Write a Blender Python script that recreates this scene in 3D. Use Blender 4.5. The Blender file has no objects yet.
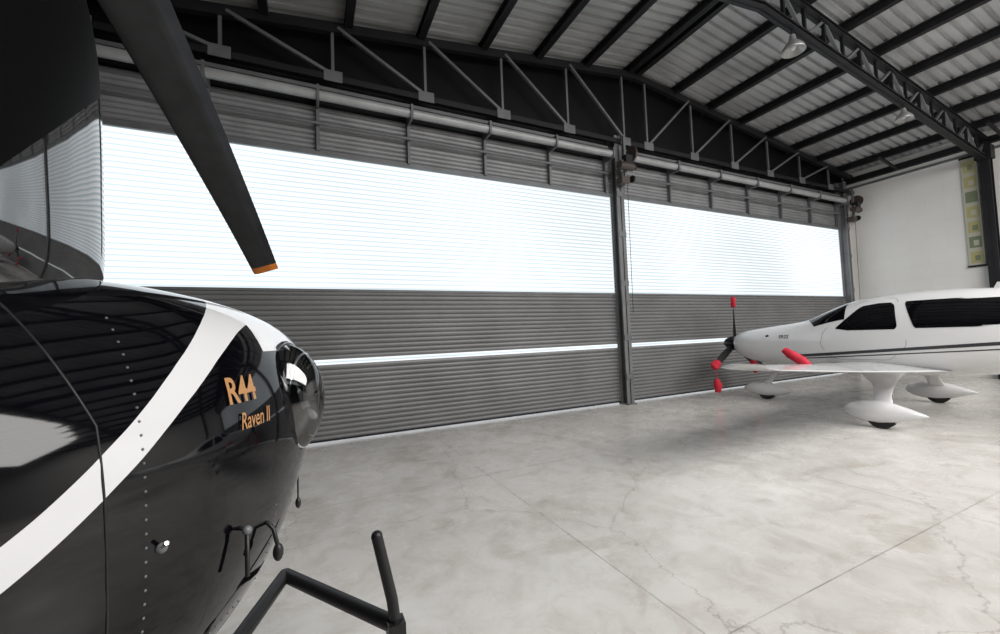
import bpy, math, numpy as np
from mathutils import Vector, Matrix
from mathutils.bvhtree import BVHTree
scene = bpy.context.scene
scene.view_settings.view_transform = 'Standard'

# ------------------------------------------------------------------ materials
def mat(name, col, rough=0.5, metal=0.0, coat=0.0, noise=0.0, nscale=3.0, bump=0.0, bscale=40.0, spec=0.5, ior=1.5):
    m = bpy.data.materials.new(name); m.use_nodes = True
    nt = m.node_tree; b = nt.nodes['Principled BSDF']
    b.inputs['Base Color'].default_value = (*col, 1)
    b.inputs['Roughness'].default_value = rough
    b.inputs['Metallic'].default_value = metal
    b.inputs['Coat Weight'].default_value = coat
    b.inputs['Coat Roughness'].default_value = 0.03
    b.inputs['Specular IOR Level'].default_value = spec
    b.inputs['IOR'].default_value = ior
    tc = nt.nodes.new('ShaderNodeTexCoord')
    if noise > 0:
        n = nt.nodes.new('ShaderNodeTexNoise'); n.inputs['Scale'].default_value = nscale; n.inputs['Detail'].default_value = 6
        nt.links.new(tc.outputs['Object'], n.inputs['Vector'])
        r = nt.nodes.new('ShaderNodeMapRange')
        r.inputs['From Min'].default_value = 0.3; r.inputs['From Max'].default_value = 0.7
        r.inputs['To Min'].default_value = 1 - noise; r.inputs['To Max'].default_value = 1 + noise
        nt.links.new(n.outputs['Fac'], r.inputs['Value'])
        mx = nt.nodes.new('ShaderNodeVectorMath'); mx.operation = 'SCALE'
        mx.inputs[0].default_value = col
        nt.links.new(r.outputs['Result'], mx.inputs['Scale'])
        nt.links.new(mx.outputs['Vector'], b.inputs['Base Color'])
    if bump > 0:
        n = nt.nodes.new('ShaderNodeTexNoise'); n.inputs['Scale'].default_value = bscale
        nt.links.new(tc.outputs['Object'], n.inputs['Vector'])
        bp = nt.nodes.new('ShaderNodeBump'); bp.inputs['Strength'].default_value = bump; bp.inputs['Distance'].default_value = 0.01
        nt.links.new(n.outputs['Fac'], bp.inputs['Height']); nt.links.new(bp.outputs['Normal'], b.inputs['Normal'])
    return m

M = {}
M['slat'] = mat('slat_grey', (0.20, 0.20, 0.203), 0.45, 0.15, noise=0.12, nscale=1.2)
M['header'] = mat('header_grey', (0.25, 0.252, 0.26), 0.5, 0.15, noise=0.15, nscale=2)
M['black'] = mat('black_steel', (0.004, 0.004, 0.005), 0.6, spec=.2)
M['dark'] = mat('dark_steel', (0.011, 0.011, 0.013), 0.5, noise=0.2, spec=.35)
M['steel'] = mat('grey_steel', (0.15, 0.155, 0.16), 0.5, 0.2, noise=0.15)
M['colsteel'] = mat('column_grey', (0.17, 0.173, 0.178), 0.5, 0.1, noise=0.15)
M['pipe'] = mat('pipe_light', (0.36, 0.365, 0.37), 0.45, 0.2, noise=0.15)
M['roof'] = mat('roof_sheet', (0.40, 0.405, 0.41), 0.5, 0.1, noise=0.25, nscale=0.8)
M['darkwall'] = mat('dark_wall', (0.03, 0.03, 0.032), 0.7)
M['white'] = mat('plane_white', (0.68, 0.68, 0.685), 0.2, coat=0.4)
M['hblack'] = mat('gloss_black', (0.003, 0.003, 0.004), 0.1, spec=.5)
M['mblack'] = mat('matte_black', (0.010, 0.010, 0.011), 0.45)
M['bladem'] = mat('blade_grey_black', (0.014, 0.014, 0.016), 0.4, noise=.5, nscale=8)
M['glassd'] = mat('dark_glass', (0.003, 0.003, 0.004), 0.03, spec=.5)
M['red'] = mat('red_fabric', (0.55, 0.012, 0.035), 0.7, noise=.2, nscale=12)
M['orange'] = mat('orange_paint', (0.70, 0.20, 0.02), 0.4)
M['gold'] = mat('gold_decal', (0.46, 0.23, 0.09), 0.35, 0.1)
M['brown'] = mat('brown_motor', (0.06, 0.045, 0.038), 0.5)
M['lamp'] = mat('lamp_shell', (0.35, 0.35, 0.34), 0.35, 0.4)
M['rubber'] = mat('rubber', (0.01, 0.01, 0.01), 0.8)
M['chrome'] = mat('chrome', (0.7, 0.7, 0.72), 0.08, 1.0)
M['greystripe'] = mat('grey_stripe', (0.03, 0.032, 0.036), 0.3)
M['paper'] = mat('banner_cream', (0.46, 0.45, 0.36), 0.6)
M['green'] = mat('banner_green', (0.18, 0.21, 0.13), 0.6)
M['yellow'] = mat('banner_yellow', (0.40, 0.37, 0.17), 0.6)

def wall_mat():
    m = mat('painted_block', (0.74, 0.73, 0.71), 0.7); nt = m.node_tree; b = nt.nodes['Principled BSDF']; L = nt.links
    tc = nt.nodes.new('ShaderNodeTexCoord'); sp = nt.nodes.new('ShaderNodeSeparateXYZ'); L.new(tc.outputs['Object'], sp.inputs[0])
    cb_ = nt.nodes.new('ShaderNodeCombineXYZ'); L.new(sp.outputs['Y'], cb_.inputs[0]); L.new(sp.outputs['Z'], cb_.inputs[1])
    br = nt.nodes.new('ShaderNodeTexBrick'); L.new(cb_.outputs[0], br.inputs['Vector'])
    br.inputs['Scale'].default_value = 1.0; br.inputs['Brick Width'].default_value = .8; br.inputs['Row Height'].default_value = .4; br.inputs['Mortar Size'].default_value = .006
    br.inputs['Color1'].default_value = (.76, .75, .73, 1); br.inputs['Color2'].default_value = (.75, .74, .72, 1); br.inputs['Mortar'].default_value = (.71, .70, .68, 1)
    n = nt.nodes.new('ShaderNodeTexNoise'); n.inputs['Scale'].default_value = .6; n.inputs['Detail'].default_value = 7; L.new(tc.outputs['Object'], n.inputs['Vector'])
    cr = nt.nodes.new('ShaderNodeValToRGB'); e = cr.color_ramp.elements; e[0].position = .3; e[0].color = (.90, .89, .87, 1); e[1].position = .65; e[1].color = (1, 1, 1, 1)
    L.new(n.outputs['Fac'], cr.inputs[0])
    mx = nt.nodes.new('ShaderNodeMix'); mx.data_type = 'RGBA'; mx.blend_type = 'MULTIPLY'; mx.inputs['Factor'].default_value = 1
    L.new(br.outputs['Color'], mx.inputs['A']); L.new(cr.outputs[0], mx.inputs['B']); L.new(mx.outputs['Result'], b.inputs['Base Color'])
    return m
M['wall'] = wall_mat()

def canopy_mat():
    """tinted windshield; its dark reflection is painted in as satin black above a raked line"""
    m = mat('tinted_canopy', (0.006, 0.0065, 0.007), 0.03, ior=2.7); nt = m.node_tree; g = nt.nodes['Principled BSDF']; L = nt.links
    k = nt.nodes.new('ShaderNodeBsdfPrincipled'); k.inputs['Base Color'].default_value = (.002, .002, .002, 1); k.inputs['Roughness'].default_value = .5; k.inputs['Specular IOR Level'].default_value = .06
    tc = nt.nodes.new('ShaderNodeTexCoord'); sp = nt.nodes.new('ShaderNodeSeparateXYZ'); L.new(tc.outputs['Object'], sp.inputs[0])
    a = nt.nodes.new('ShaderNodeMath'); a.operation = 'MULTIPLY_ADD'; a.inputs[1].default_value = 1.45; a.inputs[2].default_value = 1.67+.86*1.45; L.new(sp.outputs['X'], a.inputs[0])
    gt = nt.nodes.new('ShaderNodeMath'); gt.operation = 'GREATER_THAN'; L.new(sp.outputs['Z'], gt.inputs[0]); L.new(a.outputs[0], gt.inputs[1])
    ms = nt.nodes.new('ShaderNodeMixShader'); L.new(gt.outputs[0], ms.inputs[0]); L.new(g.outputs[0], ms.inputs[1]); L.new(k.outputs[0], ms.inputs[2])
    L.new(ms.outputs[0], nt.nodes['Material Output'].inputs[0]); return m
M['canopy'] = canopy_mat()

def glass_lens():
    m = bpy.data.materials.new('clear_lens'); m.use_nodes = True
    nt = m.node_tree; nt.nodes.clear()
    o = nt.nodes.new('ShaderNodeOutputMaterial'); mix = nt.nodes.new('ShaderNodeMixShader')
    t = nt.nodes.new('ShaderNodeBsdfTransparent'); t.inputs[0].default_value = (.85, .87, .88, 1)
    g = nt.nodes.new('ShaderNodeBsdfGlossy'); g.inputs['Roughness'].default_value = 0.04
    f = nt.nodes.new('ShaderNodeFresnel'); f.inputs[0].default_value = 2.1
    nt.links.new(f.outputs[0], mix.inputs[0]); nt.links.new(t.outputs[0], mix.inputs[1]); nt.links.new(g.outputs[0], mix.inputs[2])
    nt.links.new(mix.outputs[0], o.inputs[0]); return m
M['lens'] = glass_lens()

def slat_glow_mat():  # slats emit light themselves, standing in for daylight shining through them
    m = bpy.data.materials.new('glowing_slat'); m.use_nodes = True
    nt = m.node_tree; b = nt.nodes['Principled BSDF']
    b.inputs['Base Color'].default_value = (.05, .06, .07, 1); b.inputs['Roughness'].default_value = .4
    tc = nt.nodes.new('ShaderNodeTexCoord'); sp = nt.nodes.new('ShaderNodeSeparateXYZ')
    nt.links.new(tc.outputs['Object'], sp.inputs[0])
    d = nt.nodes.new('ShaderNodeMath'); d.operation = 'DIVIDE'; d.inputs[1].default_value = 0.08
    nt.links.new(sp.outputs['Z'], d.inputs[0])
    fr = nt.nodes.new('ShaderNodeMath'); fr.operation = 'FRACT'; nt.links.new(d.outputs[0], fr.inputs[0])
    cr = nt.nodes.new('ShaderNodeValToRGB'); e = cr.color_ramp.elements
    e[0].position = 0; e[0].color = (.50, .59, .64, 1); e[1].position = 1; e[1].color = (.50, .59, .64, 1)
    a = e.new(.25); a.color = (.76, .84, .88, 1); a = e.new(.47); a.color = (.97, .98, 1.0, 1); a = e.new(.76); a.color = (.84, .895, .93, 1)
    nt.links.new(fr.outputs[0], cr.inputs[0])
    n = nt.nodes.new('ShaderNodeTexNoise'); n.inputs['Scale'].default_value = .25; nt.links.new(tc.outputs['Object'], n.inputs['Vector'])
    r = nt.nodes.new('ShaderNodeMapRange'); r.inputs['To Min'].default_value = 1.0; r.inputs['To Max'].default_value = 1.35
    r.inputs['From Min'].default_value = .35; r.inputs['From Max'].default_value = .65
    nt.links.new(n.outputs['Fac'], r.inputs['Value'])
    nt.links.new(cr.outputs[0], b.inputs['Emission Color']); nt.links.new(r.outputs[0], b.inputs['Emission Strength'])
    return m
M['slat_glow'] = slat_glow_mat()

def floor_mat():
    m = bpy.data.materials.new('polished_concrete'); m.use_nodes = True
    nt = m.node_tree; b = nt.nodes['Principled BSDF']; L = nt.links
    tc = nt.nodes.new('ShaderNodeTexCoord')
    def noise(scale, det=8, rough=.6, dist=0):
        n = nt.nodes.new('ShaderNodeTexNoise'); n.inputs['Scale'].default_value = scale; n.inputs['Detail'].default_value = det
        n.inputs['Roughness'].default_value = rough; n.inputs['Distortion'].default_value = dist; L.new(tc.outputs['Object'], n.inputs['Vector']); return n
    def ramp(src, p0, c0, p1, c1):
        cr = nt.nodes.new('ShaderNodeValToRGB'); e = cr.color_ramp.elements
        e[0].position = p0; e[0].color = c0; e[1].position = p1; e[1].color = c1; L.new(src, cr.inputs[0]); return cr.outputs[0]
    def mul(a, c, f=1.0):
        mx = nt.nodes.new('ShaderNodeMix'); mx.data_type = 'RGBA'; mx.blend_type = 'MULTIPLY'; mx.inputs['Factor'].default_value = f
        L.new(a, mx.inputs['A']); L.new(c, mx.inputs['B']); return mx.outputs['Result']
    base = ramp(noise(.55, 10, .65).outputs['Fac'], .32, (.56, .54, .51, 1), .68, (.72, .70, .67, 1))
    speck = ramp(noise(3.5, 12, .75, .6).outputs['Fac'], .36, (.84, .82, .795, 1), .54, (1, 1, 1, 1))
    stain = ramp(noise(1.3, 6, .55, 1.5).outputs['Fac'], .34, (.78, .76, .73, 1), .45, (1, 1, 1, 1))
    col = mul(mul(base, speck), stain, .7)
    vo = nt.nodes.new('ShaderNodeTexVoronoi'); vo.feature = 'DISTANCE_TO_EDGE'; vo.inputs['Scale'].default_value = .45
    wn = noise(2.0, 6, .6); vm = nt.nodes.new('ShaderNodeVectorMath'); vm.operation = 'SCALE'; vm.inputs['Scale'].default_value = .5
    L.new(wn.outputs['Color'], vm.inputs[0]); va = nt.nodes.new('ShaderNodeVectorMath'); va.operation = 'ADD'
    L.new(tc.outputs['Object'], va.inputs[0]); L.new(vm.outputs[0], va.inputs[1]); L.new(va.outputs[0], vo.inputs['Vector'])
    crack = ramp(vo.outputs['Distance'], .0, (.62, .60, .58, 1), .004, (1, 1, 1, 1))
    col = mul(col, crack, .8)
    sp = nt.nodes.new('ShaderNodeSeparateXYZ'); L.new(tc.outputs['Object'], sp.inputs[0])
    def line(out, off, pitch, wd):
        a = nt.nodes.new('ShaderNodeMath'); a.operation = 'SUBTRACT'; a.inputs[1].default_value = off - pitch/2; L.new(out, a.inputs[0])
        p = nt.nodes.new('ShaderNodeMath'); p.operation = 'FLOORED_MODULO'; p.inputs[1].default_value = pitch; L.new(a.outputs[0], p.inputs[0])
        s = nt.nodes.new('ShaderNodeMath'); s.operation = 'SUBTRACT'; s.inputs[1].default_value = pitch/2; L.new(p.outputs[0], s.inputs[0])
        ab = nt.nodes.new('ShaderNodeMath'); ab.operation = 'ABSOLUTE'; L.new(s.outputs[0], ab.inputs[0])
        lt = nt.nodes.new('ShaderNodeMath'); lt.operation = 'LESS_THAN'; lt.inputs[1].default_value = wd; L.new(ab.outputs[0], lt.inputs[0])
        return lt
    lx = line(sp.outputs['X'], 1.86, 2.95, .005); ly = line(sp.outputs['Y'], 1.5, 2.92, .005)
    mxm = nt.nodes.new('ShaderNodeMath'); mxm.operation = 'MAXIMUM'; L.new(lx.outputs[0], mxm.inputs[0]); L.new(ly.outputs[0], mxm.inputs[1])
    mx = nt.nodes.new('ShaderNodeMix'); mx.data_type = 'RGBA'
    wear = nt.nodes.new('ShaderNodeMapRange'); wear.inputs['From Min'].default_value = .35; wear.inputs['From Max'].default_value = .65
    wear.inputs['To Min'].default_value = .25; wear.inputs['To Max'].default_value = .75; L.new(noise(1.7, 5).outputs['Fac'], wear.inputs['Value'])
    sc = nt.nodes.new('ShaderNodeMath'); sc.operation = 'MULTIPLY'; L.new(wear.outputs[0], sc.inputs[1]); L.new(mxm.outputs[0], sc.inputs[0])
    L.new(sc.outputs[0], mx.inputs['Factor']); L.new(col, mx.inputs['A']); mx.inputs['B'].default_value = (.18, .175, .17, 1)
    L.new(mx.outputs['Result'], b.inputs['Base Color'])
    r = nt.nodes.new('ShaderNodeMapRange'); r.inputs['To Min'].default_value = .13; r.inputs['To Max'].default_value = .38
    r.inputs['From Min'].default_value = .3; r.inputs['From Max'].default_value = .7; L.new(noise(1.6, 9, .7, .5).outputs['Fac'], r.inputs['Value'])
    L.new(r.outputs[0], b.inputs['Roughness'])
    return m
M['floor'] = floor_mat()

# ------------------------------------------------------------------ mesh builder
class MB:
    def __init__(s): s.v = []; s.f = []; s.m = []; s.s = []; s.mats = []
    def mi(s, k):
        if k not in s.mats: s.mats.append(k)
        return s.mats.index(k)
    def add(s, vs, fs, k, smooth=False):
        o = len(s.v); s.v += [tuple(v) for v in vs]; i = s.mi(k)
        for f in fs: s.f.append([a + o for a in f]); s.m.append(i); s.s.append(smooth)
    def box(s, a, b, k):
        (x0, y0, z0), (x1, y1, z1) = a, b
        vs = [(x0,y0,z0),(x1,y0,z0),(x1,y1,z0),(x0,y1,z0),(x0,y0,z1),(x1,y0,z1),(x1,y1,z1),(x0,y1,z1)]
        s.add(vs, [(0,3,2,1),(4,5,6,7),(0,1,5,4),(1,2,6,5),(2,3,7,6),(3,0,4,7)], k)
    def beam(s, p, q, w, h, k, up=(0,0,1)):
        p, q = Vector(p), Vector(q); d = (q-p).normalized(); u = Vector(up)
        if abs(d.dot(u)) > .98: u = Vector((0,1,0))
        sd = d.cross(u).normalized(); u = sd.cross(d).normalized()
        vs = [c + sd*a*w/2 + u*b*h/2 for c in (p, q) for a, b in ((-1,-1),(1,-1),(1,1),(-1,1))]
        s.add(vs, [(0,1,2,3),(7,6,5,4),(0,4,5,1),(1,5,6,2),(2,6,7,3),(3,7,4,0)], k)
    def ibeam(s, p, q, w, h, k, t=.02, up=(0,0,1)):
        p, q = Vector(p), Vector(q); d = (q-p).normalized(); u = Vector(up)
        if abs(d.dot(u)) > .98: u = Vector((0,1,0))
        sd = d.cross(u).normalized(); u2 = sd.cross(d).normalized()
        s.beam(p, q, t, h, k, u)
        for sg in (-1, 1): s.beam(p + u2*sg*(h/2 - t/2), q + u2*sg*(h/2 - t/2), w, t, k, u)
    def tube(s, pts, r, k, n=12, caps=True):
        pts = [Vector(p) for p in pts]; rs = r if isinstance(r, (list, tuple)) else [r]*len(pts)
        vs = []; prev = None
        for i, p in enumerate(pts):
            d = (pts[min(i+1, len(pts)-1)] - pts[max(i-1, 0)]).normalized()
            if prev is None:
                u = Vector((0,0,1)) if abs(d.z) < .9 else Vector((1,0,0))
            else: u = prev
            sd = d.cross(u).normalized(); u = sd.cross(d).normalized(); prev = u
            for j in range(n):
                a = 2*math.pi*j/n; vs.append(p + (sd*math.cos(a) + u*math.sin(a))*rs[i])
        fs = [(i*n+j, i*n+(j+1)%n, (i+1)*n+(j+1)%n, (i+1)*n+j) for i in range(len(pts)-1) for j in range(n)]
        s.add(vs, fs, k, True)
        if caps:
            s.add(vs[:n], [tuple(range(n))[::-1]], k); s.add(vs[-n:], [tuple(range(n))], k)
    def loft(s, rings, k, smooth=True, caps=True, closed=True):
        n = len(rings[0]); vs = [p for r in rings for p in r]
        rng = n if closed else n-1
        fs = [(i*n+j, i*n+(j+1)%n, (i+1)*n+(j+1)%n, (i+1)*n+j) for i in range(len(rings)-1) for j in range(rng)]
        s.add(vs, fs, k, smooth)
        if caps:
            s.add(rings[0], [tuple(range(n))[::-1]], k); s.add(rings[-1], [tuple(range(n))], k)
    def ball(s, c, r, k, sc=(1,1,1), n=12, m=8):
        c = Vector(c); rings = []
        for i in range(m+1):
            t = math.pi*i/m; t = min(max(t, .02), math.pi-.02)
            rings.append([c + Vector((r*sc[0]*math.sin(t)*math.cos(2*math.pi*j/n), r*sc[1]*math.sin(t)*math.sin(2*math.pi*j/n), r*sc[2]*math.cos(t))) for j in range(n)])
        s.loft(rings, k)
    def build(s, name, parent=None, fix=True):
        me = bpy.data.meshes.new(name); me.from_pydata(s.v, [], s.f)
        for k in s.mats: me.materials.append(M[k])
        me.polygons.foreach_set('material_index', s.m); me.polygons.foreach_set('use_smooth', s.s)
        me.update()
        if fix:
            import bmesh
            bm = bmesh.new(); bm.from_mesh(me); bmesh.ops.recalc_face_normals(bm, faces=bm.faces); bm.to_mesh(me); bm.free()
        ob = bpy.data.objects.new(name, me); scene.collection.objects.link(ob)
        if parent: ob.parent = parent
        return ob

def empty(name, mtx=None):
    e = bpy.data.objects.new(name, None); scene.collection.objects.link(e)
    if mtx is not None: e.matrix_world = mtx
    return e

# ------------------------------------------------------------------ camera (solved from vanishing points)
H = 1.6
R = Vector((0.9033, -0.4268, -0.0372)); D = Vector((-0.0137, 0.0578, -0.9983)); F = Vector((0.4289, 0.9025, 0.0464))
cd = bpy.data.cameras.new('camera'); cam = bpy.data.objects.new('camera', cd); scene.collection.objects.link(cam)
cd.sensor_width = 36; cd.lens = 406/1000*36; cd.clip_start = .02
m3 = Matrix((R, -D, -F)).transposed()
cam.matrix_world = Matrix.Translation((0, 0, H)) @ m3.to_4x4()
scene.camera = cam

# ------------------------------------------------------------------ room shell
XL, XR, YD, YB = -6.6, 16.3, 7.1, -10.0
RX, RZ, RS = 6.9, 7.72, 0.125
def roofz(x): return RZ - RS*abs(x-RX)
b = MB(); b.box((XL-.3, YB, -.15), (XR+.3, 14, 0), 'floor'); b.build('floor')
b = MB(); b.box((XR, YB, 0), (XR+.25, YD+.3, roofz(XR)-.02), 'wall')
b.build('wall_right')
b = MB(); b.box((XL-.25, YB, 0), (XL, YD+.3, roofz(XL)-.02), 'darkwall'); b.build('wall_left')
b = MB(); b.box((XL, YB-.2, 0), (XR, YB, 6.4), 'darkwall'); b.build('wall_back')
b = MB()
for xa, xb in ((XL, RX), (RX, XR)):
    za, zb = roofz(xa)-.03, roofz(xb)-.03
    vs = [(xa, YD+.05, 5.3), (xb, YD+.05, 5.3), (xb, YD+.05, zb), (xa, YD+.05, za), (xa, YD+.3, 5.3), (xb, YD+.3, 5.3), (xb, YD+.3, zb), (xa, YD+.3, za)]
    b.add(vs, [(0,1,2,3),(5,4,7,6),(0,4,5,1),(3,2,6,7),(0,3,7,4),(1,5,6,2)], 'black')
b.box((XL, YD, 0), (-2.95, YD+.3, 5.3), 'darkwall')
b.box((15.95, YD-.05, 0), (XR, YD+.3, 5.3), 'wall')
b.build('wall_front')

def shutter(x0, x1, z0, z1, k, name, parent):
    b = MB(); pitch = .08; n = int(round((z1-z0)/pitch)); prof = []
    for i in range(n):
        for t, dy in ((0, .012), (.08, 0), (.3, -.011), (.55, -.015), (.8, -.010), (.94, 0)):
            prof.append((YD + dy, z0 + (i+t)*pitch))
    prof.append((YD+.012, z0+n*pitch))
    vs = [(x, y, z) for x in (x0, x1) for y, z in prof]; m = len(prof)
    b.add(vs, [(i, i+1, m+i+1, m+i) for i in range(m-1)], k)
    return b.build(name, parent, fix=False)
def roll(x0, x1, parent):
    b = MB()
    b.tube([(x0, YD-.30, 5.5), (x1, YD-.30, 5.5)], .075, 'pipe', 16)
    b.tube([(x0, YD-.16, 5.12), (x1, YD-.16, 5.12)], .025, 'steel', 10)
    b.box((x0, YD-.20, 5.66), (x1, YD-.08, 5.72), 'steel')
    n = 6
    for i in range(n+1):
        x = x0 + (x1-x0)*i/n
        b.box((x-.02, YD-.40, 5.38), (x+.02, YD-.04, 5.62), 'steel'); b.box((x-.025, YD-.10, 4.7), (x+.025, YD-.03, 5.5), 'steel')
    b.build('shutter_roll_tube', parent)
def motor(x, parent):
    b = MB()
    b.tube([(x-.25, YD-.5, 5.18), (x+.12, YD-.5, 5.18)], .09, 'brown', 14)
    b.tube([(x+.12, YD-.5, 5.18), (x+.2, YD-.5, 5.18)], .06, 'dark', 14)
    b.box((x-.1, YD-.56, 5.24), (x+.08, YD-.42, 5.42), 'dark')
    b.tube([(x+.16, YD-.42, 5.5), (x+.2, YD-.42, 5.5)], .18, 'brown', 18)
    b.tube([(x+.16, YD-.42, 4.95), (x+.2, YD-.42, 4.95)], .08, 'dark', 18)
    b.beam((x, YD-.4, 4.8), (x, YD-.4, 5.9), .06, .05, 'steel')
    b.beam((x+.1, YD-.3, 5.0), (x-.15, YD-.5, 5.3), .03, .03, 'pipe')
    b.box((x-.14, YD-.45, 4.83), (x+.08, YD-.28, 4.98), 'brown')
    b.tube([(x+.05, YD-.4, 4.85), (x+.06, YD-.36, 2.0)], .006, 'dark', 6)
    b.build('shutter_motor', parent)
CX = 6.36
for idx, (x0, x1) in enumerate(((-2.85, CX-.12), (CX+.12, 15.72))):
    d = empty('door_%d' % (idx+1))
    shutter(x0, x1, .12-.08, 1.24, 'slat', 'slats_lower', d)
    shutter(x0, x1, 1.32, 2.44, 'slat', 'slats_upper', d)
    shutter(x0, x1, 4.68, 5.48, 'header', 'slats_header', d)
    b = MB(); b.box((x0, YD-.03, .035), (x1, YD+.02, .06), 'dark'); b.box((x0, YD-.035, 2.42), (x1, YD+.02, 2.46), 'steel')
    b.box((x0, YD-.06, 4.64), (x1, YD+.02, 4.72), 'steel')
    b.build('rails', d)
    shutter(x0, x1, 2.44, 4.68, 'slat_glow', 'window_%d' % (idx+1), d)
    shutter(x0, x1, 1.24, 1.32, 'slat_glow', 'light_slot', d)
    roll(x0+.1, x1-.15, d); motor((CX, 15.85)[idx], d)
def column(x, name, wd=.2, top=6.0):
    b = MB(); b.ibeam((x, YD-.12, 0), (x, YD-.12, top), wd, .2, 'colsteel', t=.025, up=(0,1,0))
    b.box((x-wd/2-.02, YD-.28, 0), (x+wd/2+.02, YD+.02, .03), 'colsteel')
    b.box((x-wd/2-.02, YD-.02, 0), (x+wd/2+.02, YD+.03, top), 'colsteel')
    for z in (.55, 1.4, 2.6, 3.7, 4.6):
        b.box((x-wd/2, YD-.235, z), (x+wd/2, YD-.22, z+.12), 'steel')
    return b.build(name)
column(CX, 'door_column_mid'); column(15.85, 'door_column_right', wd=.16, top=6.2); column(-2.95, 'door_column_left')  # steel columns between and beside the roller doors

# gable truss
b = MB(); yt = YD-.22; zb = 5.86
b.box((XL, yt-.05, zb-.05), (XR, yt+.05, zb+.05), 'dark')
for xa, xb in ((XL, RX), (RX, XR)):
    b.beam((xa, yt, roofz(xa)-.2), (xb, yt, roofz(xb)-.2), .1, .16, 'dark')
xs = [RX-.35 - 1.53*i for i in range(9)][::-1]
for x in xs:
    b.beam((x, yt, zb), (x, yt, roofz(x)-.15), .045, .04, 'steel')
    b.box((x-.14, yt-.06, zb-.07), (x+.14, yt-.045, zb+.11), 'steel')
    if x - 1.53 > XL: b.beam((x, yt-.03, zb+.05), (x-1.45, yt-.03, roofz(x-1.45)-.2), .05, .05, 'steel')
xs2 = [RX+.35 + 1.53*i for i in range(6)]
for x in xs2:
    b.beam((x, yt, zb), (x, yt, roofz(x)-.15), .045, .04, 'steel')
    b.box((x-.14, yt-.06, zb-.07), (x+.14, yt-.045, zb+.11), 'steel')
    if x+1.45 < XR: b.beam((x, yt-.03, zb+.05), (x+1.45, yt-.03, roofz(x+1.45)-.2), .045, .045, 'steel')
b.build('roof_truss')

# ceiling: ribbed roof sheets
b = MB(); prof = []; y = YB
while y < YD+.3:
    for dy, dz in ((0, 0), (.10, 0), (.12, .06), (.17, .06), (.19, 0)): prof.append((y+dy, dz))
    y += .2
for xa, xb in ((XL-.2, RX), (RX, XR+.2)):
    vs = [(x, yy, roofz(x)+dz) for x in (xa, xb) for yy, dz in prof]; m = len(prof)
    b.add(vs, [(i, i+1, m+i+1, m+i) for i in range(m-1)], 'roof')
    vs = [(x, yy, roofz(x)+.12) for x in (xa, xb) for yy in (YB, YD+.3)]
    b.add(vs, [(0,1,3,2)], 'roof')
ceil = b.build('ceiling', fix=False)
b = MB()
for sgn in (1, -1):
    i = 0
    while True:
        x = RX + sgn*(.12 + 1.22*i)
        if x > XR-.1 or x < XL+.1: break
        b.ibeam((x, YB, roofz(x)-.10), (x, YD, roofz(x)-.10), .12, .18, 'dark', t=.03)
        i += 1
b.build('purlins', ceil)
def frame(y):
    b = MB()
    for xa, xb in ((XL, RX), (RX, XR)):
        for dz in (-.25, -.80):
            b.ibeam((xa, y, roofz(xa)+dz), (xb, y, roofz(xb)+dz), .14, .1, 'dark', t=.025)
        L = abs(xb-xa); n = int(L/.62)
        for i in range(n):
            x0 = xa + (xb-xa)*i/n; x1 = xa + (xb-xa)*(i+1)/n
            a, c = ((-.25, -.80) if i % 2 else (-.80, -.25))
            b.beam((x0, y, roofz(x0)+a), (x1, y, roofz(x1)+c), .05, .05, 'steel')
            b.beam((x0, y, roofz(x0)-.25), (x0, y, roofz(x0)-.8), .05, .05, 'dark')
    b.build('roof_truss')
frame(3.95); frame(-1.0); frame(-6.0)
b = MB()
b.box((XR-.12, YB, roofz(XR)-.38), (XR, YD, roofz(XR)-.2), 'dark')
b.box((XR-.05, YB, 6.0), (XR, YD, 6.06), 'steel')
b.build('trim_1')
b = MB()
for s in range(8):
    y = YB + 2.1*s + 1
    b.beam((XR-1.2, y, roofz(XR-1.2)-.3), (XR-.06, y, roofz(XR)-.35), .06, .06, 'dark')
b.build('eave_braces', ceil)
b = MB(); b.ibeam((XR-.12, 3.95, 0), (XR-.12, 3.95, 6.2), .2, .22, 'dark', t=.03, up=(1,0,0))
b.box((XR-.3, 3.8, 5.75), (XR, 4.1, 6.1), 'dark'); b.build('steel_column')
b = MB(); xx = XR-.05
b.box((xx, 4.12, 3.0), (xx+.02, 4.42, 5.95), 'paper')
for i in range(7):
    z = 3.08 + i*.41
    b.box((xx-.006, 4.16, z), (xx, 4.38, z+.3), 'green' if i % 3 == 1 else 'yellow'); b.box((xx-.009, 4.2, z+.06), (xx-.006, 4.30, z+.2), 'paper' if i % 2 else 'green')
b.box((xx-.02, 4.1, 5.93), (xx+.03, 4.44, 5.98), 'dark'); b.box((xx-.02, 4.1, 2.97), (xx+.03, 4.44, 3.02), 'dark')
b.build('wall_banner')
def lamp(x, y, zt, s=1):
    b = MB(); z0 = zt-.95
    b.tube([(x, y, zt-.8), (x, y, z0-.02)], .012, 'dark', 8)
    prof = [(.05, 0), (.07, -.10), (.08, -.12), (.13, -.17), (.19, -.25), (.215, -.33), (.20, -.33), (.12, -.19), (.03, -.15)]
    rings = [[(x+s*.85*r*math.cos(2*math.pi*j/20), y+s*.85*r*math.sin(2*math.pi*j/20), z0+dz*.9*s) for j in range(20)] for r, dz in prof]
    b.loft(rings, 'lamp'); b.ball((x, y, z0-.2*s), .05*s, 'white', (1,1,1.5)); b.build('high_bay_lamp')
lamp(7.75, 3.95, 7.62); lamp(11.75, 3.95, 7.15, .85)

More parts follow.
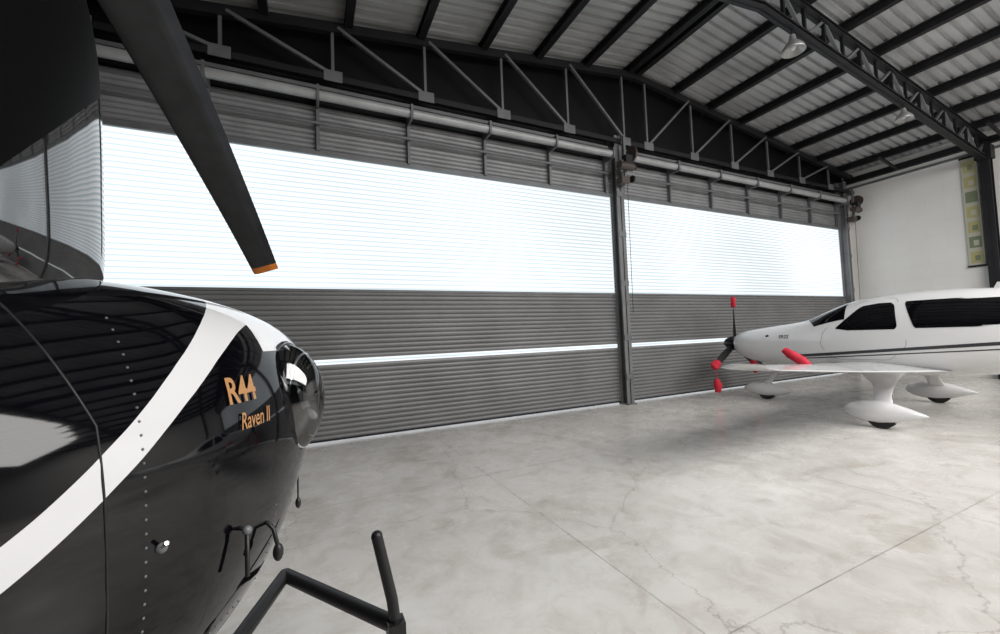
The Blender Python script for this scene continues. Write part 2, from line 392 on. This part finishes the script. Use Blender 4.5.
# ------------------------------------------------------------------ loft helpers
def cr_interp(rows, sub):
    rows = np.array(rows, float); out = []
    n = len(rows)
    for i in range(n-1):
        p0, p1, p2, p3 = rows[max(i-1,0)], rows[i], rows[i+1], rows[min(i+2,n-1)]
        for j in range(sub):
            t = j/sub
            out.append((2*t**3-3*t**2+1)*p1 + (t**3-2*t**2+t)*(p2-p0)/2 + (-2*t**3+3*t**2)*p2 + (t**3-t**2)*(p3-p1)/2)
    out.append(rows[-1]); return np.array(out)
def section(l, zb, zt, hw, zc, n, N=48):
    pts = []
    for j in range(N):
        a = 2*math.pi*j/N; c, s = math.cos(a), math.sin(a)
        w = hw*math.copysign(abs(c)**(2/n), c); hh = (zt-zc) if s >= 0 else (zc-zb)
        pts.append(Vector((l, w, zc + hh*math.copysign(abs(s)**(2/n), s))))
    return pts
def bvh_of(ob):
    me = ob.data; return BVHTree.FromPolygons([v.co for v in me.vertices], [list(p.vertices) for p in me.polygons])
def patch(bvh, rowfn, v0, v1, nv, nu, k, name, parent, axis='side', sgn=1, off=.006):
    b = MB(); vs = []
    for i in range(nv+1):
        v = v0+(v1-v0)*i/nv; u0, u1 = rowfn(v)
        for j in range(nu+1):
            u = u0+(u1-u0)*j/nu
            if axis == 'side': o, d = Vector((u, sgn*3, v)), Vector((0, -sgn, 0))
            else: o, d = Vector((u, v, 5)), Vector((0, 0, -1))
            hit, nrm, _, _ = bvh.ray_cast(o, d)
            if hit is None: hit = Vector((u, 0, v)) if axis == 'side' else Vector((u, v, 1.5)); nrm = -d
            if nrm.dot(d) > 0: nrm = -nrm
            vs.append(hit + nrm*off)
    w = nu+1
    b.add(vs, [(i*w+j, i*w+j+1, (i+1)*w+j+1, (i+1)*w+j) for i in range(nv) for j in range(nu)], k, True)
    return b.build(name, parent, fix=False)
def polyrow(pts):
    def fn(v):
        xs = []
        for i in range(len(pts)):
            (a, c), (e, f) = pts[i], pts[(i+1) % len(pts)]
            if (c-v)*(f-v) <= 1e-12 and c != f: xs.append(a+(e-a)*(v-c)/(f-c))
        return (min(xs), max(xs)) if xs else (pts[0][0], pts[0][0])
    return fn
def rounded(pts, r, n=5):
    out = []; m = len(pts)
    for i in range(m):
        p, a, c = Vector(pts[i]), Vector(pts[i-1]), Vector(pts[(i+1) % m])
        s = p+(a-p).normalized()*r; e = p+(c-p).normalized()*r
        for j in range(n+1):
            t = j/n; q = s*(1-t)**2 + p*2*t*(1-t) + e*t*t; out.append((q.x, q.y))
    return out
def text_on(bvh, txt, l0, z0, size, rise, k, name, parent, sgn, flip, shear=0, bold=.0015):
    cu = bpy.data.curves.new(name, 'FONT'); cu.body = txt; cu.size = size; cu.resolution_u = 3; cu.offset = bold; cu.shear = shear
    t = bpy.data.objects.new(name, cu); scene.collection.objects.link(t)
    bpy.context.view_layer.update()
    me = bpy.data.meshes.new_from_object(t.evaluated_get(bpy.context.evaluated_depsgraph_get()))
    bpy.data.objects.remove(t)
    import bmesh
    bm = bmesh.new(); bm.from_mesh(me); bmesh.ops.triangulate(bm, faces=bm.faces)
    bmesh.ops.subdivide_edges(bm, edges=bm.edges, cuts=1); bm.to_mesh(me); bm.free()
    for v in me.vertices:
        l = l0 + flip*v.co.x; z = z0 + v.co.y + rise*v.co.x
        hit, nrm, _, _ = bvh.ray_cast(Vector((l, sgn*3, z)), Vector((0, -sgn, 0)))
        if hit is None: hit, nrm = Vector((l, 0, z)), Vector((0, sgn, 0))
        if nrm.y*sgn < 0: nrm = -nrm
        v.co = hit + nrm*.004
    me.materials.clear(); me.materials.append(M[k])
    ob = bpy.data.objects.new(name, me); scene.collection.objects.link(ob); ob.parent = parent; return ob

# ------------------------------------------------------------------ HELICOPTER
HT = Vector((-0.05, 1.55)); th = math.radians(52); Hd = Vector((math.sin(th), math.cos(th)))
hm = Matrix(((Hd.x, -Hd.y, 0, HT.x), (Hd.y, Hd.x, 0, HT.y), (0, 0, 1, 0), (0, 0, 0, 1)))
inv = hm.inverted()
heli = empty('helicopter', hm)
STRIPE = [(0, .22), (.21, .27), (.367, .365), (.46, .45), (.56, .56), (.64, .635), (.708, .68), (.83, .72), (1, .74)]
def heli_paint():
    m = bpy.data.materials.new('helicopter_paint'); m.use_nodes = True
    nt = m.node_tree; b = nt.nodes['Principled BSDF']; L = nt.links
    tc = nt.nodes.new('ShaderNodeTexCoord'); sp = nt.nodes.new('ShaderNodeSeparateXYZ'); L.new(tc.outputs['Object'], sp.inputs[0])
    mr = nt.nodes.new('ShaderNodeMapRange'); mr.inputs['From Min'].default_value = -1.2; mr.inputs['From Max'].default_value = 0.0
    L.new(sp.outputs['X'], mr.inputs['Value'])
    fc = nt.nodes.new('ShaderNodeFloatCurve'); c = fc.mapping.curves[0]
    pts = STRIPE
    c.points[0].location = pts[0]; c.points[1].location = pts[-1]
    for p in pts[1:-1]: c.points.new(*p)
    fc.mapping.update(); L.new(mr.outputs[0], fc.inputs['Value'])
    def math_(op, a, bv):
        n = nt.nodes.new('ShaderNodeMath'); n.operation = op; L.new(a, n.inputs[0])
        if isinstance(bv, (int, float)): n.inputs[1].default_value = bv
        else: L.new(bv, n.inputs[1])
        return n.outputs[0]
    z = math_('ADD', fc.outputs[0], 1.0)
    d = math_('SUBTRACT', sp.outputs['Z'], z)
    ab = nt.nodes.new('ShaderNodeMath'); ab.operation = 'ABSOLUTE'; L.new(d, ab.inputs[0])
    hw = math_('ADD', math_('MULTIPLY', mr.outputs[0], .04), .010)
    lt = math_('LESS_THAN', ab.outputs[0], hw)
    cap = math_('MULTIPLY', math_('GREATER_THAN', sp.outputs['X'], -.33), math_('GREATER_THAN', sp.outputs['Z'], 1.585))
    low = math_('MULTIPLY', math_('LESS_THAN', sp.outputs['Z'], 1.035), math_('GREATER_THAN', sp.outputs['Z'], 1.015))
    mm = math_('MAXIMUM', lt, cap)
    mx = nt.nodes.new('ShaderNodeMix'); mx.data_type = 'RGBA'; L.new(mm, mx.inputs['Factor'])
    mx.inputs['A'].default_value = (.002, .002, .003, 1); mx.inputs['B'].default_value = (.66, .66, .67, 1)
    mx2 = nt.nodes.new('ShaderNodeMix'); mx2.data_type = 'RGBA'; L.new(low, mx2.inputs['Factor'])
    L.new(mx.outputs['Result'], mx2.inputs['A']); mx2.inputs['B'].default_value = (.22, .13, .07, 1)
    L.new(mx2.outputs['Result'], b.inputs['Base Color'])
    b.inputs['Roughness'].default_value = .05; b.inputs['Specular IOR Level'].default_value = .42
    return m
M['hpaint'] = heli_paint()
HS = [
 (0.00, 1.42, 1.46, .02, 1.44, 2.0), (-.02, 1.32, 1.56, .10, 1.44, 2.1), (-.07, 1.24, 1.63, .18, 1.43, 2.2), (-.16, 1.12, 1.68, .275, 1.40, 2.3),
 (-.30, 1.00, 1.72, .395, 1.36, 2.4), (-.46, .93, 1.745, .485, 1.33, 2.5), (-.60, .90, 1.755, .53, 1.33, 2.5),
 (-.9, .88, 1.76, .57, 1.35, 2.6), (-1.6, .88, 1.77, .59, 1.35, 2.8), (-2.3, .90, 1.8, .58, 1.4, 2.8), (-2.8, .95, 1.85, .52, 1.42, 2.6),
 (-3.3, 1.1, 1.88, .36, 1.5, 2.3), (-3.8, 1.3, 1.85, .2, 1.58, 2.1), (-4.2, 1.45, 1.82, .15, 1.64, 2.0)]
b = MB(); b.loft([section(*r, N=64) for r in cr_interp(HS, 5)], 'hpaint')
body = b.build('fuselage_shell', heli)
hb = bvh_of(body)
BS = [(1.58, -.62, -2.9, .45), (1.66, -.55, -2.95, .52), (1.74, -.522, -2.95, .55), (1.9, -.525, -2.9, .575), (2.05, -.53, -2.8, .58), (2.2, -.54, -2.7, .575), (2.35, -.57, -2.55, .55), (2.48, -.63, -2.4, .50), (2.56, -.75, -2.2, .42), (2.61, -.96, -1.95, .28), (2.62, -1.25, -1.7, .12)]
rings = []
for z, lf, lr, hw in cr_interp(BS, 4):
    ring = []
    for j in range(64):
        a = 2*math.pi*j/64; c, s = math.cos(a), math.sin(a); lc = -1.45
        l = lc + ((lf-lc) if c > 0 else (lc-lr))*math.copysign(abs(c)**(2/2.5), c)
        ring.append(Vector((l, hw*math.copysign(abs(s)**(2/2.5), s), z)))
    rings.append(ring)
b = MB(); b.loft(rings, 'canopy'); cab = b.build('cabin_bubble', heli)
cb = bvh_of(cab)
for sgn, nm in ((-1, 'starboard'), (1, 'port')):
    patch(cb, polyrow(rounded([(-.98, 1.74), (-1.02, 2.2), (-1.12, 2.36), (-1.55, 2.38), (-1.58, 1.74)], .06)), 1.745, 2.375, 14, 12, 'glassd', 'front_door_window_'+nm, heli, sgn=sgn)
    patch(cb, polyrow(rounded([(-1.68, 1.74), (-1.68, 2.38), (-2.2, 2.34), (-2.35, 1.74)], .06)), 1.745, 2.365, 14, 12, 'glassd', 'rear_door_window_'+nm, heli, sgn=sgn)
b = MB()
def rivet(l, z, sgn=-1):
    h, n, _, _ = hb.ray_cast(Vector((l, sgn*3, z)), Vector((0, -sgn, 0)))
    if h is not None: b.ball(h, .0022, 'steel', n=6, m=4)
for sgn in (-1, 1):
    for i in range(38): rivet(-.62, .93+i*.0195, sgn)
    for i in range(12): rivet(-.35, 1.03+i*.021, sgn)
    for i in range(30): rivet(-.42-.015*i, 1.10, sgn)
b.build('rivets', heli)
def seam(pts, name, sgn, r=.0018):
    b = MB(); P = []
    for i in range(len(pts)-1):
        for j in range(10):
            t = j/10; l = pts[i][0]*(1-t)+pts[i+1][0]*t; z = pts[i][1]*(1-t)+pts[i+1][1]*t
            h, n, _, _ = hb.ray_cast(Vector((l, sgn*3, z)), Vector((0, -sgn, 0)))
            if h: P.append(h)
    b.tube(P, r, 'mblack', 6); b.build(name, heli)
for sgn, nm in ((-1, 'starboard'), (1, 'port')):
    seam([(-.74, 1.70), (-.67, 1.5), (-.66, 1.15), (-.8, .98), (-1.4, .95)], 'door_seam_'+nm, sgn)
text_on(hb, 'R44', -.475, 1.493, .066, 0, 'gold', 'decal_large', heli, -1, .70)
text_on(hb, 'Raven II', -.455, 1.443, .043, 0, 'gold', 'decal_small', heli, -1, .6, shear=.3, bold=.0003)
b = MB()
b.tube([(-4.1, 0, 1.64), (-5.5, 0, 1.72), (-7.3, 0, 1.83), (-8.0, 0, 1.88)], [.16, .14, .11, .08], 'hblack', 20)
for sgn in (1, -1):
    rr = [[(-7.6-.35*t, .02, 1.9+sgn*.62*t), (-7.8-.35*t, -.02, 1.9+sgn*.62*t), (-8.02-.25*t, 0, 1.9+sgn*.62*t), (-7.8-.35*t, .03, 1.9+sgn*.62*t)] for t in (0, .5, 1)]
    b.loft(rr, 'hblack', smooth=False)
b.box((-7.7, -.75, 1.88), (-7.45, 0, 1.91), 'hblack')
b.tube([(-7.85, 0, 1.9), (-7.85, .25, 1.9)], .05, 'mblack', 12)
b.beam((-7.85, .25, 1.18), (-7.85, .25, 2.62), .13, .02, 'mblack', up=(0, 1, 0))
b.build('tail_boom', heli)
mx = -1.28
b = MB()
mast = [[Vector((mx-.15 + c*a*(1.0 if c < 0 else .6), d*w, z)) for c, d in [(math.cos(2*math.pi*j/24), math.sin(2*math.pi*j/24)) for j in range(24)]] for z, a, w in ((2.50, .62, .2), (2.7, .45, .14), (3.0, .32, .1), (3.35, .24, .085), (3.45, .15, .06))]
b.loft(mast, 'hblack'); b.tube([(mx-.1, 0, 3.4), (mx, 0, 3.88)], .04, 'chrome', 12); b.tube([(mx-.18, 0, 3.82), (mx+.18, 0, 3.82)], .06, 'mblack', 12)
b.tube([(mx-.05, 0, 3.55), (mx-.05, 0, 3.60)], .2, 'mblack', 16)
b.build('rotor_mast', heli)
hub = hm @ Vector((mx, 0, 3.82)); tip = Vector((-.42, 5.15, 2.41))
def blade(hubw, tipw, name):
    b = MB(); rings = []; d = (tipw-hubw); N = 16; side = Vector((d.y, -d.x, 0)).normalized()
    for i in range(N+1):
        t = i/N; p = hubw + d*t; p.z = hubw.z + (tipw.z-hubw.z)*(.75*t + .25*t*t)
        ch = (.25+.09*(1-t)) if t > .12 else .12 + .22*t/.12; th_ = .016 if t > .12 else .03
        tw = math.radians(24 - 10*t)
        cu = side*math.cos(tw) + Vector((0,0,1))*math.sin(tw); nn = cu.cross(d.normalized()).normalized()
        ring = []
        for u, hgt in ((-.25,0),(-.22,.6),(-.1,1),(.1,.9),(.4,.5),(.75,0),(.4,-.3),(.1,-.8),(-.1,-.9),(-.22,-.5)):
            ring.append(inv @ (p + cu*(ch*(u+.25)-.11) + nn*hgt*th_))
        rings.append(ring)
    b.loft(rings[:-1], 'bladem')
    a, c = rings[-2], rings[-1]
    b.loft([a, [x.lerp(y, .6) for x, y in zip(a, c)]], 'bladem'); b.loft([[x.lerp(y, .6) for x, y in zip(a, c)], c], 'orange')
    b.build(name, heli)
blade(hub, tip, 'rotor_blade_1')
tip2 = hub*2 - tip; tip2.z = tip.z
blade(hub, tip2, 'rotor_blade_2')
# landing light cover on the starboard-front of the nose
b = MB(); N = 36
ax = Vector((.46, -.888, .0)).normalized(); sx = Vector((0,0,1)).cross(ax).normalized(); uz = ax.cross(sx)
c0 = Vector((-.235, -.262, 1.455))
def dome(rw, rh, dep, off, k):
    rings = []
    for t in [i/10 for i in range(11)]:
        a = t*math.pi/2*.985
        rings.append([c0 + ax*(off+dep*math.sin(a)) + sx*rw*math.cos(a)*math.cos(2*math.pi*j/N) + uz*rh*math.cos(a)*math.sin(2*math.pi*j/N) for j in range(N)])
    b.loft(rings, k, caps=False)
dome(.100, .148, .105, .01, 'lens')
b.tube([c0 + ax*.025 + sx*.100*math.cos(2*math.pi*j/36) + uz*.148*math.sin(2*math.pi*j/36) for j in range(37)], .006, 'chrome', 8)
b.tube([c0 + ax*.07 + sx*.078*math.cos(2*math.pi*j/36) + uz*.118*math.sin(2*math.pi*j/36) for j in range(37)], .0035, 'chrome', 8)
for dz in (-.05, .05):
    q = c0 + uz*dz + ax*.065
    b.tube([q, q+ax*.015, q+ax*.028], [.025, .036, .042], 'chrome', 20)
b.build('landing_light_cover', heli)
b = MB()
for sg in (-1, 1):
    w = sg*1.09
    b.tube([(-.45, w, .75), (-.55, w, .62), (-.72, w, .52), (-.95, w, .485), (-3.3, w, .485)], .035, 'mblack', 12)
    for l in (-1.1, -2.6): b.tube([(l, sg*.3, .95), (l, sg*.6, .85), (l, sg*1.0, .55), (l, w, .49)], .035, 'mblack', 12)
for l in (-1.1, -2.6): b.tube([(l, -.35, .93), (l, .35, .93)], .035, 'mblack', 12)
b.build('landing_skids', heli)
b = MB()
def onhull(l, z):
    h, n, _, _ = hb.ray_cast(Vector((l, -3, z)), Vector((0, 1, 0))); return h
q = onhull(-.46, 1.27)
b.tube([q, q+Vector((0, -.02, 0)), q+Vector((0, -.02, -.08))], .004, 'mblack', 8); b.ball(q+Vector((0, -.02, 0)), .008, 'steel')
q = onhull(-.38, 1.24)
b.tube([q, q+Vector((0, -.02, -.01)), q+Vector((.01, -.02, -.05))], .004, 'mblack', 8); b.ball(q+Vector((.01, -.02, -.06)), .010, 'mblack', (1, 1, 1.8))
q = onhull(-.60, 1.31); b.ball(q, .008, 'steel'); b.tube([q, q+Vector((-.0, -.015, .01))], .003, 'chrome', 6)
b.tube([(-.09, -.12, 1.30), (-.08, -.13, 1.20), (-.08, -.13, 1.13)], .0025, 'mblack', 6); b.ball((-.08, -.13, 1.12), .008, 'mblack', (1, 1, 2))
b.build('pitot_probes', heli)
dol = empty('helicopter_dolly')
b = MB()
def W(l, w, z): return hm @ Vector((l, w, z))
for w in (-1.2, -.95, .95, 1.2):
    b.beam(W(-.75, w, .38), W(-3.4, w, .38), .08, .08, 'mblack')
for l in (-.8, -1.6, -2.5, -3.35): b.beam(W(l, -1.25, .38), W(l, 1.25, .38), .1, .08, 'mblack')
for w in (-1.08, 1.08): b.beam(W(-.78, w, .435), W(-3.38, w, .435), .3, .02, 'dark')
for l in (-.95, -3.2):
    for w in (-.8, .8):
        b.tube([W(l, w-.04, .16), W(l, w+.04, .16)], .16, 'rubber', 20); b.beam(W(l, w, .16), W(l, w, .36), .05, .12, 'mblack')
b.build('dolly_platform', dol)
b = MB(); P1, P2, P3 = Vector((.31, 1.76, .43)), Vector((-.12, 2.40, .43)), Vector((-.27, 1.97, .43))
b.tube([P2, P1 + (P1-P2).normalized()*.02], .032, 'mblack', 12); b.tube([P2, P3, W(-.8, .2, .40)], .032, 'mblack', 12)
b.tube([P1, P1+Vector((-.01, .01, .1)), P1+Vector((-.06, .05, .35))], .023, 'mblack', 12); b.ball(P1+Vector((-.06, .05, .35)), .024, 'mblack')
b.box(tuple(P1-Vector((.035,.035,.035))), tuple(P1+Vector((.035,.035,.02))), 'mblack')
b.tube([P1-Vector((0,0,.03)), P1-Vector((0,0,.34))], .016, 'mblack'); b.tube([P1+Vector((-.02,0,-.36)), P1+Vector((.02,0,-.36))], .07, 'rubber', 16)
b.build('tow_bar', dol)

# ------------------------------------------------------------------ AIRPLANE
ah = math.radians(7); Ad = Vector((-math.sin(ah), math.cos(ah)))
am = Matrix(((Ad.x, -Ad.y, 0, 9.38), (Ad.y, Ad.x, 0, 3.40), (0, 0, 1, 0), (0, 0, 0, 1)))
plane = empty('light_airplane', am)
FS = [
 (2.78, 1.08, 1.38, .22, 1.23, 2.2), (2.74, 1.00, 1.44, .32, 1.22, 2.3), (2.6, .91, 1.50, .42, 1.20, 2.4), (2.3, .82, 1.55, .50, 1.18, 2.5), (1.8, .74, 1.61, .56, 1.16, 2.6),
 (1.45, .70, 1.66, .60, 1.16, 2.6), (1.25, .68, 1.72, .62, 1.16, 2.5), (.95, .67, 1.86, .63, 1.18, 2.4), (.6, .67, 2.0, .63, 1.2, 2.3), (.2, .67, 2.07, .63, 1.22, 2.3), (-.4, .68, 2.09, .62, 1.25, 2.3),
 (-1.0, .73, 2.06, .59, 1.28, 2.3), (-1.6, .82, 1.95, .50, 1.33, 2.2), (-2.2, .92, 1.78, .37, 1.36, 2.1), (-3.0, 1.06, 1.62, .22, 1.38, 2.0), (-4.0, 1.18, 1.56, .13, 1.42, 2.0), (-4.8, 1.3, 1.54, .05, 1.45, 2.0)]
b = MB(); b.loft([section(*r, N=56) for r in cr_interp(FS, 4)], 'white'); fus = b.build('fuselage_shell', plane)
ab_ = bvh_of(fus)
for sg, s in ((1, 'port'), (-1, 'starboard')):
    patch(ab_, polyrow(rounded([(.80, 1.47), (.40, 1.90), (-.02, 1.93), (-.08, 1.45)], .10)), 1.465, 1.915, 14, 14, 'glassd', 'door_window_'+s, plane, sgn=sg)
    patch(ab_, polyrow(rounded([(-.28, 1.45), (-.14, 1.94), (-1.25, 1.90), (-1.85, 1.66), (-1.6, 1.50)], .08)), 1.475, 1.92, 14, 20, 'glassd', 'rear_window_'+s, plane, sgn=sg)
    def band(z_of, f0, f1, hgt, k, nm):
        b = MB(); vs = []; n = 60
        for i in range(n+1):
            f = f0+(f1-f0)*i/n
            for q in (0, 1):
                h, nr, _, _ = ab_.ray_cast(Vector((f, sg*3, z_of(f)+hgt*q)), Vector((0, -sg, 0)))
                if h is None: h, nr = Vector((f, 0, z_of(f)+hgt*q)), Vector((0, sg, 0))
                if nr.y*sg < 0: nr = -nr
                vs.append(h+nr*.004)
        b.add(vs, [(2*i, 2*i+1, 2*i+3, 2*i+2) for i in range(n)], k, True); b.build(nm, plane, fix=False)
    band(lambda f: .98+.09*(1.3-f), 1.6, -3.6, .05, 'greystripe', 'stripe_main_'+s)
    band(lambda f: .95+.077*(1.2-f), 1.3, -3.6, .018, 'greystripe', 'stripe_thin_'+s)
    b = MB()
    out = rounded([(1.0, 1.2), (.95, 1.46), (.46, 1.96), (-.05, 2.00), (-.18, 1.2), (.05, .95), (.8, .95)], .08)
    pts = []
    for f, z in out+out[:1]:
        h, nr, _, _ = ab_.ray_cast(Vector((f, sg*3, z)), Vector((0, -sg, 0)))
        if h: pts.append(h)
    b.tube(pts, .003, 'steel', 6); b.build('door_seam_'+s, plane)
patch(ab_, lambda v: (.66-.02*(v/.5)**2, 1.34-.20*(v/.5)**2), -.54, .54, 24, 14, 'glassd', 'windshield', plane, axis='top')
text_on(ab_, 'SR22', 1.72, 1.34, .09, 0, 'greystripe', 'decal_port', plane, 1, -1)
b = MB()
h, nr, _, _ = ab_.ray_cast(Vector((1.95, 3, 1.38)), Vector((0, -1, 0)))
b.ball(h, .035, 'greystripe', (1, .15, 1)); b.build('emblem', plane)
b = MB()
b.loft([[Vector((-1.1+a, c, z)) for a, c in ((.06-.05*t, 0), (0-.05*t, .01), (-.06-.05*t, 0), (-.05*t, -.01))] for z, t in ((2.03, 0), (2.14, 1))], 'white', smooth=False)
for sg in (1, -1): b.ball((2.745, sg*.2, 1.3), .09, 'mblack', (.3, 1, .55))
b.tube([(2.3, .25, .86), (2.2, .26, .74), (2.05, .27, .70)], .035, 'steel', 12)
b.build('antennas_and_inlets', plane)
def airfoil(le, te, s, z, th_):
    ch = le-te; pts = []
    up = [(0,0),(.02,.35),(.08,.7),(.2,.95),(.35,1),(.55,.8),(.75,.48),(.9,.2),(1,.03)]; lo = [(.9,-.08),(.7,-.22),(.4,-.42),(.15,-.42),(.04,-.25)]
    for u, h in up+lo: pts.append(Vector((le-ch*u, s, z+h*th_*ch*.6)))
    return pts
for sg, s in ((1, 'port'), (-1, 'starboard')):
    b = MB(); st = []
    for q, le, te, z, t in ((0, .90, -.62, .76, .14), (.55, .82, -.60, .79, .14), (1.6, .70, -.52, .86, .14), (3.2, .54, -.40, .98, .13), (4.4, .42, -.32, 1.08, .12), (5.1, .34, -.28, 1.14, .11), (5.35, .24, -.28, 1.17, .10), (5.48, .06, -.28, 1.21, .08), (5.52, -.10, -.28, 1.23, .05)):
        st.append(airfoil(le, te, sg*q, z, t))
    b.loft(st, 'white'); b.build('wing_'+s, plane)
    b = MB()
    b.loft([[Vector((x0+ (a)*math.cos(t), sg*y0 + c*math.sin(t), z0)) for t in [2*math.pi*j/16 for j in range(16)]] for x0, y0, z0, a, c in ((.05, 1.12, .84, .36, .18), (.02, 1.18, .75, .24, .10), (-.02, 1.28, .62, .13, .045), (-.04, 1.42, .46, .10, .035), (-.06, 1.53, .34, .12, .05))], 'white')
    rings = []
    for x0, hz, hy in ((.46, .01, .01), (.43, .07, .06), (.34, .12, .11), (.2, .16, .14), (.02, .17, .145), (-.15, .145, .125), (-.32, .085, .07), (-.46, .03, .03), (-.5, .01, .01)):
        rings.append([Vector((x0-.06, sg*1.6 + hy*math.cos(t), .235 + hz*math.sin(t))) for t in [2*math.pi*j/20 for j in range(20)]])
    b.loft(rings, 'white')
    b.tube([(-.06, sg*1.6-.07, .17), (-.06, sg*1.6+.07, .17)], .17, 'rubber', 24)
    b.build('main_gear_'+s, plane)
b = MB()
b.tube([(.62, 2.97, 1.24), (.54, 2.96, 1.17), (.42, 2.92, 1.08), (.34, 2.88, 1.0)], [.045, .065, .07, .045], 'red', 12)
b.build('probe_cover', plane)
b = MB()
b.loft([[Vector((x0+a*math.cos(t), c*math.sin(t), z0)) for t in [2*math.pi*j/16 for j in range(16)]] for x0, z0, a, c in ((1.95, .86, .12, .06), (2.05, .62, .08, .035), (2.2, .40, .07, .04), (2.25, .33, .10, .05))], 'white')
rings = []
for x0, hz, hy in ((.48, .01, .01), (.44, .06, .05), (.34, .10, .09), (.18, .14, .12), (0, .15, .125), (-.2, .125, .10), (-.38, .07, .06), (-.5, .01, .01)):
    rings.append([Vector((2.25+x0, hy*math.cos(t), .21+hz*math.sin(t))) for t in [2*math.pi*j/20 for j in range(20)]])
b.loft(rings, 'white'); b.tube([(2.25, -.06, .17), (2.25, .06, .17)], .17, 'rubber', 24); b.build('nose_gear', plane)
b = MB()
b.loft([[Vector((le, 0, z)), Vector((le-(le-te)*.3, .045, z)), Vector((te, 0, z)), Vector((le-(le-te)*.3, -.045, z))] for le, te, z in [(-3.5, -4.85, 1.5), (-4.0, -4.9, 1.9), (-4.35, -5.0, 2.7)]], 'white', smooth=False)
for sg in (1, -1): b.loft([[Vector((-4.1-.15*t, sg*1.95*t, 1.5)), Vector((-4.35-.12*t, sg*1.95*t, 1.54)), Vector((-4.85+.05*t, sg*1.95*t, 1.5)), Vector((-4.35-.12*t, sg*1.95*t, 1.46))] for t in (0, 1)], 'white', smooth=False)
b.build('tail', plane)
b = MB(); hz = 1.23
b.loft([[Vector((f, r*math.cos(t), hz+r*math.sin(t))) for t in [2*math.pi*j/24 for j in range(24)]] for f, r in ((2.80, .18), (2.88, .175), (2.98, .15), (3.07, .10), (3.13, .04), (3.15, .008))], 'hblack')
for i, ang in enumerate((92, 212, 332)):
    a = math.radians(ang); dr = Vector((0, math.cos(a), math.sin(a))); pr = Vector((0, -math.sin(a), math.cos(a)))
    rings = []
    for r, c, tw in ((.08, .04, 70), (.25, .065, 55), (.5, .075, 38), (.75, .07, 28), (.80, .065, 26)):
        cu = pr*math.cos(math.radians(tw)) + Vector((1,0,0))*math.sin(math.radians(tw)); nn = cu.cross(dr)
        rings.append([Vector((2.88,0,hz)) + dr*r + cu*c*math.cos(t) + nn*.015*math.sin(t) for t in [2*math.pi*j/12 for j in range(12)]])
    b.loft(rings, 'mblack')
    rings = []
    for r, c in ((.84, .06), (.90, .09), (1.02, .10), (1.08, .05)):
        cu = pr*.7 + Vector((1,0,0))*.7; nn = cu.cross(dr)
        rings.append([Vector((2.88,0,hz)) + dr*r + cu*c*math.cos(t) + nn*.05*math.sin(t) for t in [2*math.pi*j/12 for j in range(12)]])
    b.loft(rings, 'red')
    if i:
        tp = Vector((2.88,0,hz)) + dr*.96
        if i == 1:
            b.tube([tp, tp-Vector((0,0,.12)), tp-Vector((.03,.02,.24))], [.07, .09, .05], 'red', 10)
        else:
            b.tube([tp, tp-Vector((0,0,.33))], .008, 'red', 6); b.tube([tp-Vector((0,0,.32)), tp-Vector((.02,0,.45)), tp-Vector((0,0.02,.60))], [.05, .09, .06], 'red', 10)
b.build('propeller', plane)

# ------------------------------------------------------------------ lights
def area(name, loc, rot, sx, sy, p, col=(1,1,1)):
    l = bpy.data.lights.new(name, 'AREA'); l.shape = 'RECTANGLE'; l.size = sx; l.size_y = sy; l.energy = p; l.color = col
    o = bpy.data.objects.new(name, l); scene.collection.objects.link(o); o.location = loc; o.rotation_euler = rot; return o
area('overhead_fill', (8.0, -3.2, 6.3), (math.radians(28), 0, 0), 13, 4, 1550, (1, .985, .965))  # added fill light under a closed roof, not a real skylight
w = bpy.data.worlds.new('world'); scene.world = w; w.use_nodes = True
w.node_tree.nodes['Background'].inputs[0].default_value = (.9, .95, 1, 1); w.node_tree.nodes['Background'].inputs[1].default_value = 1.0
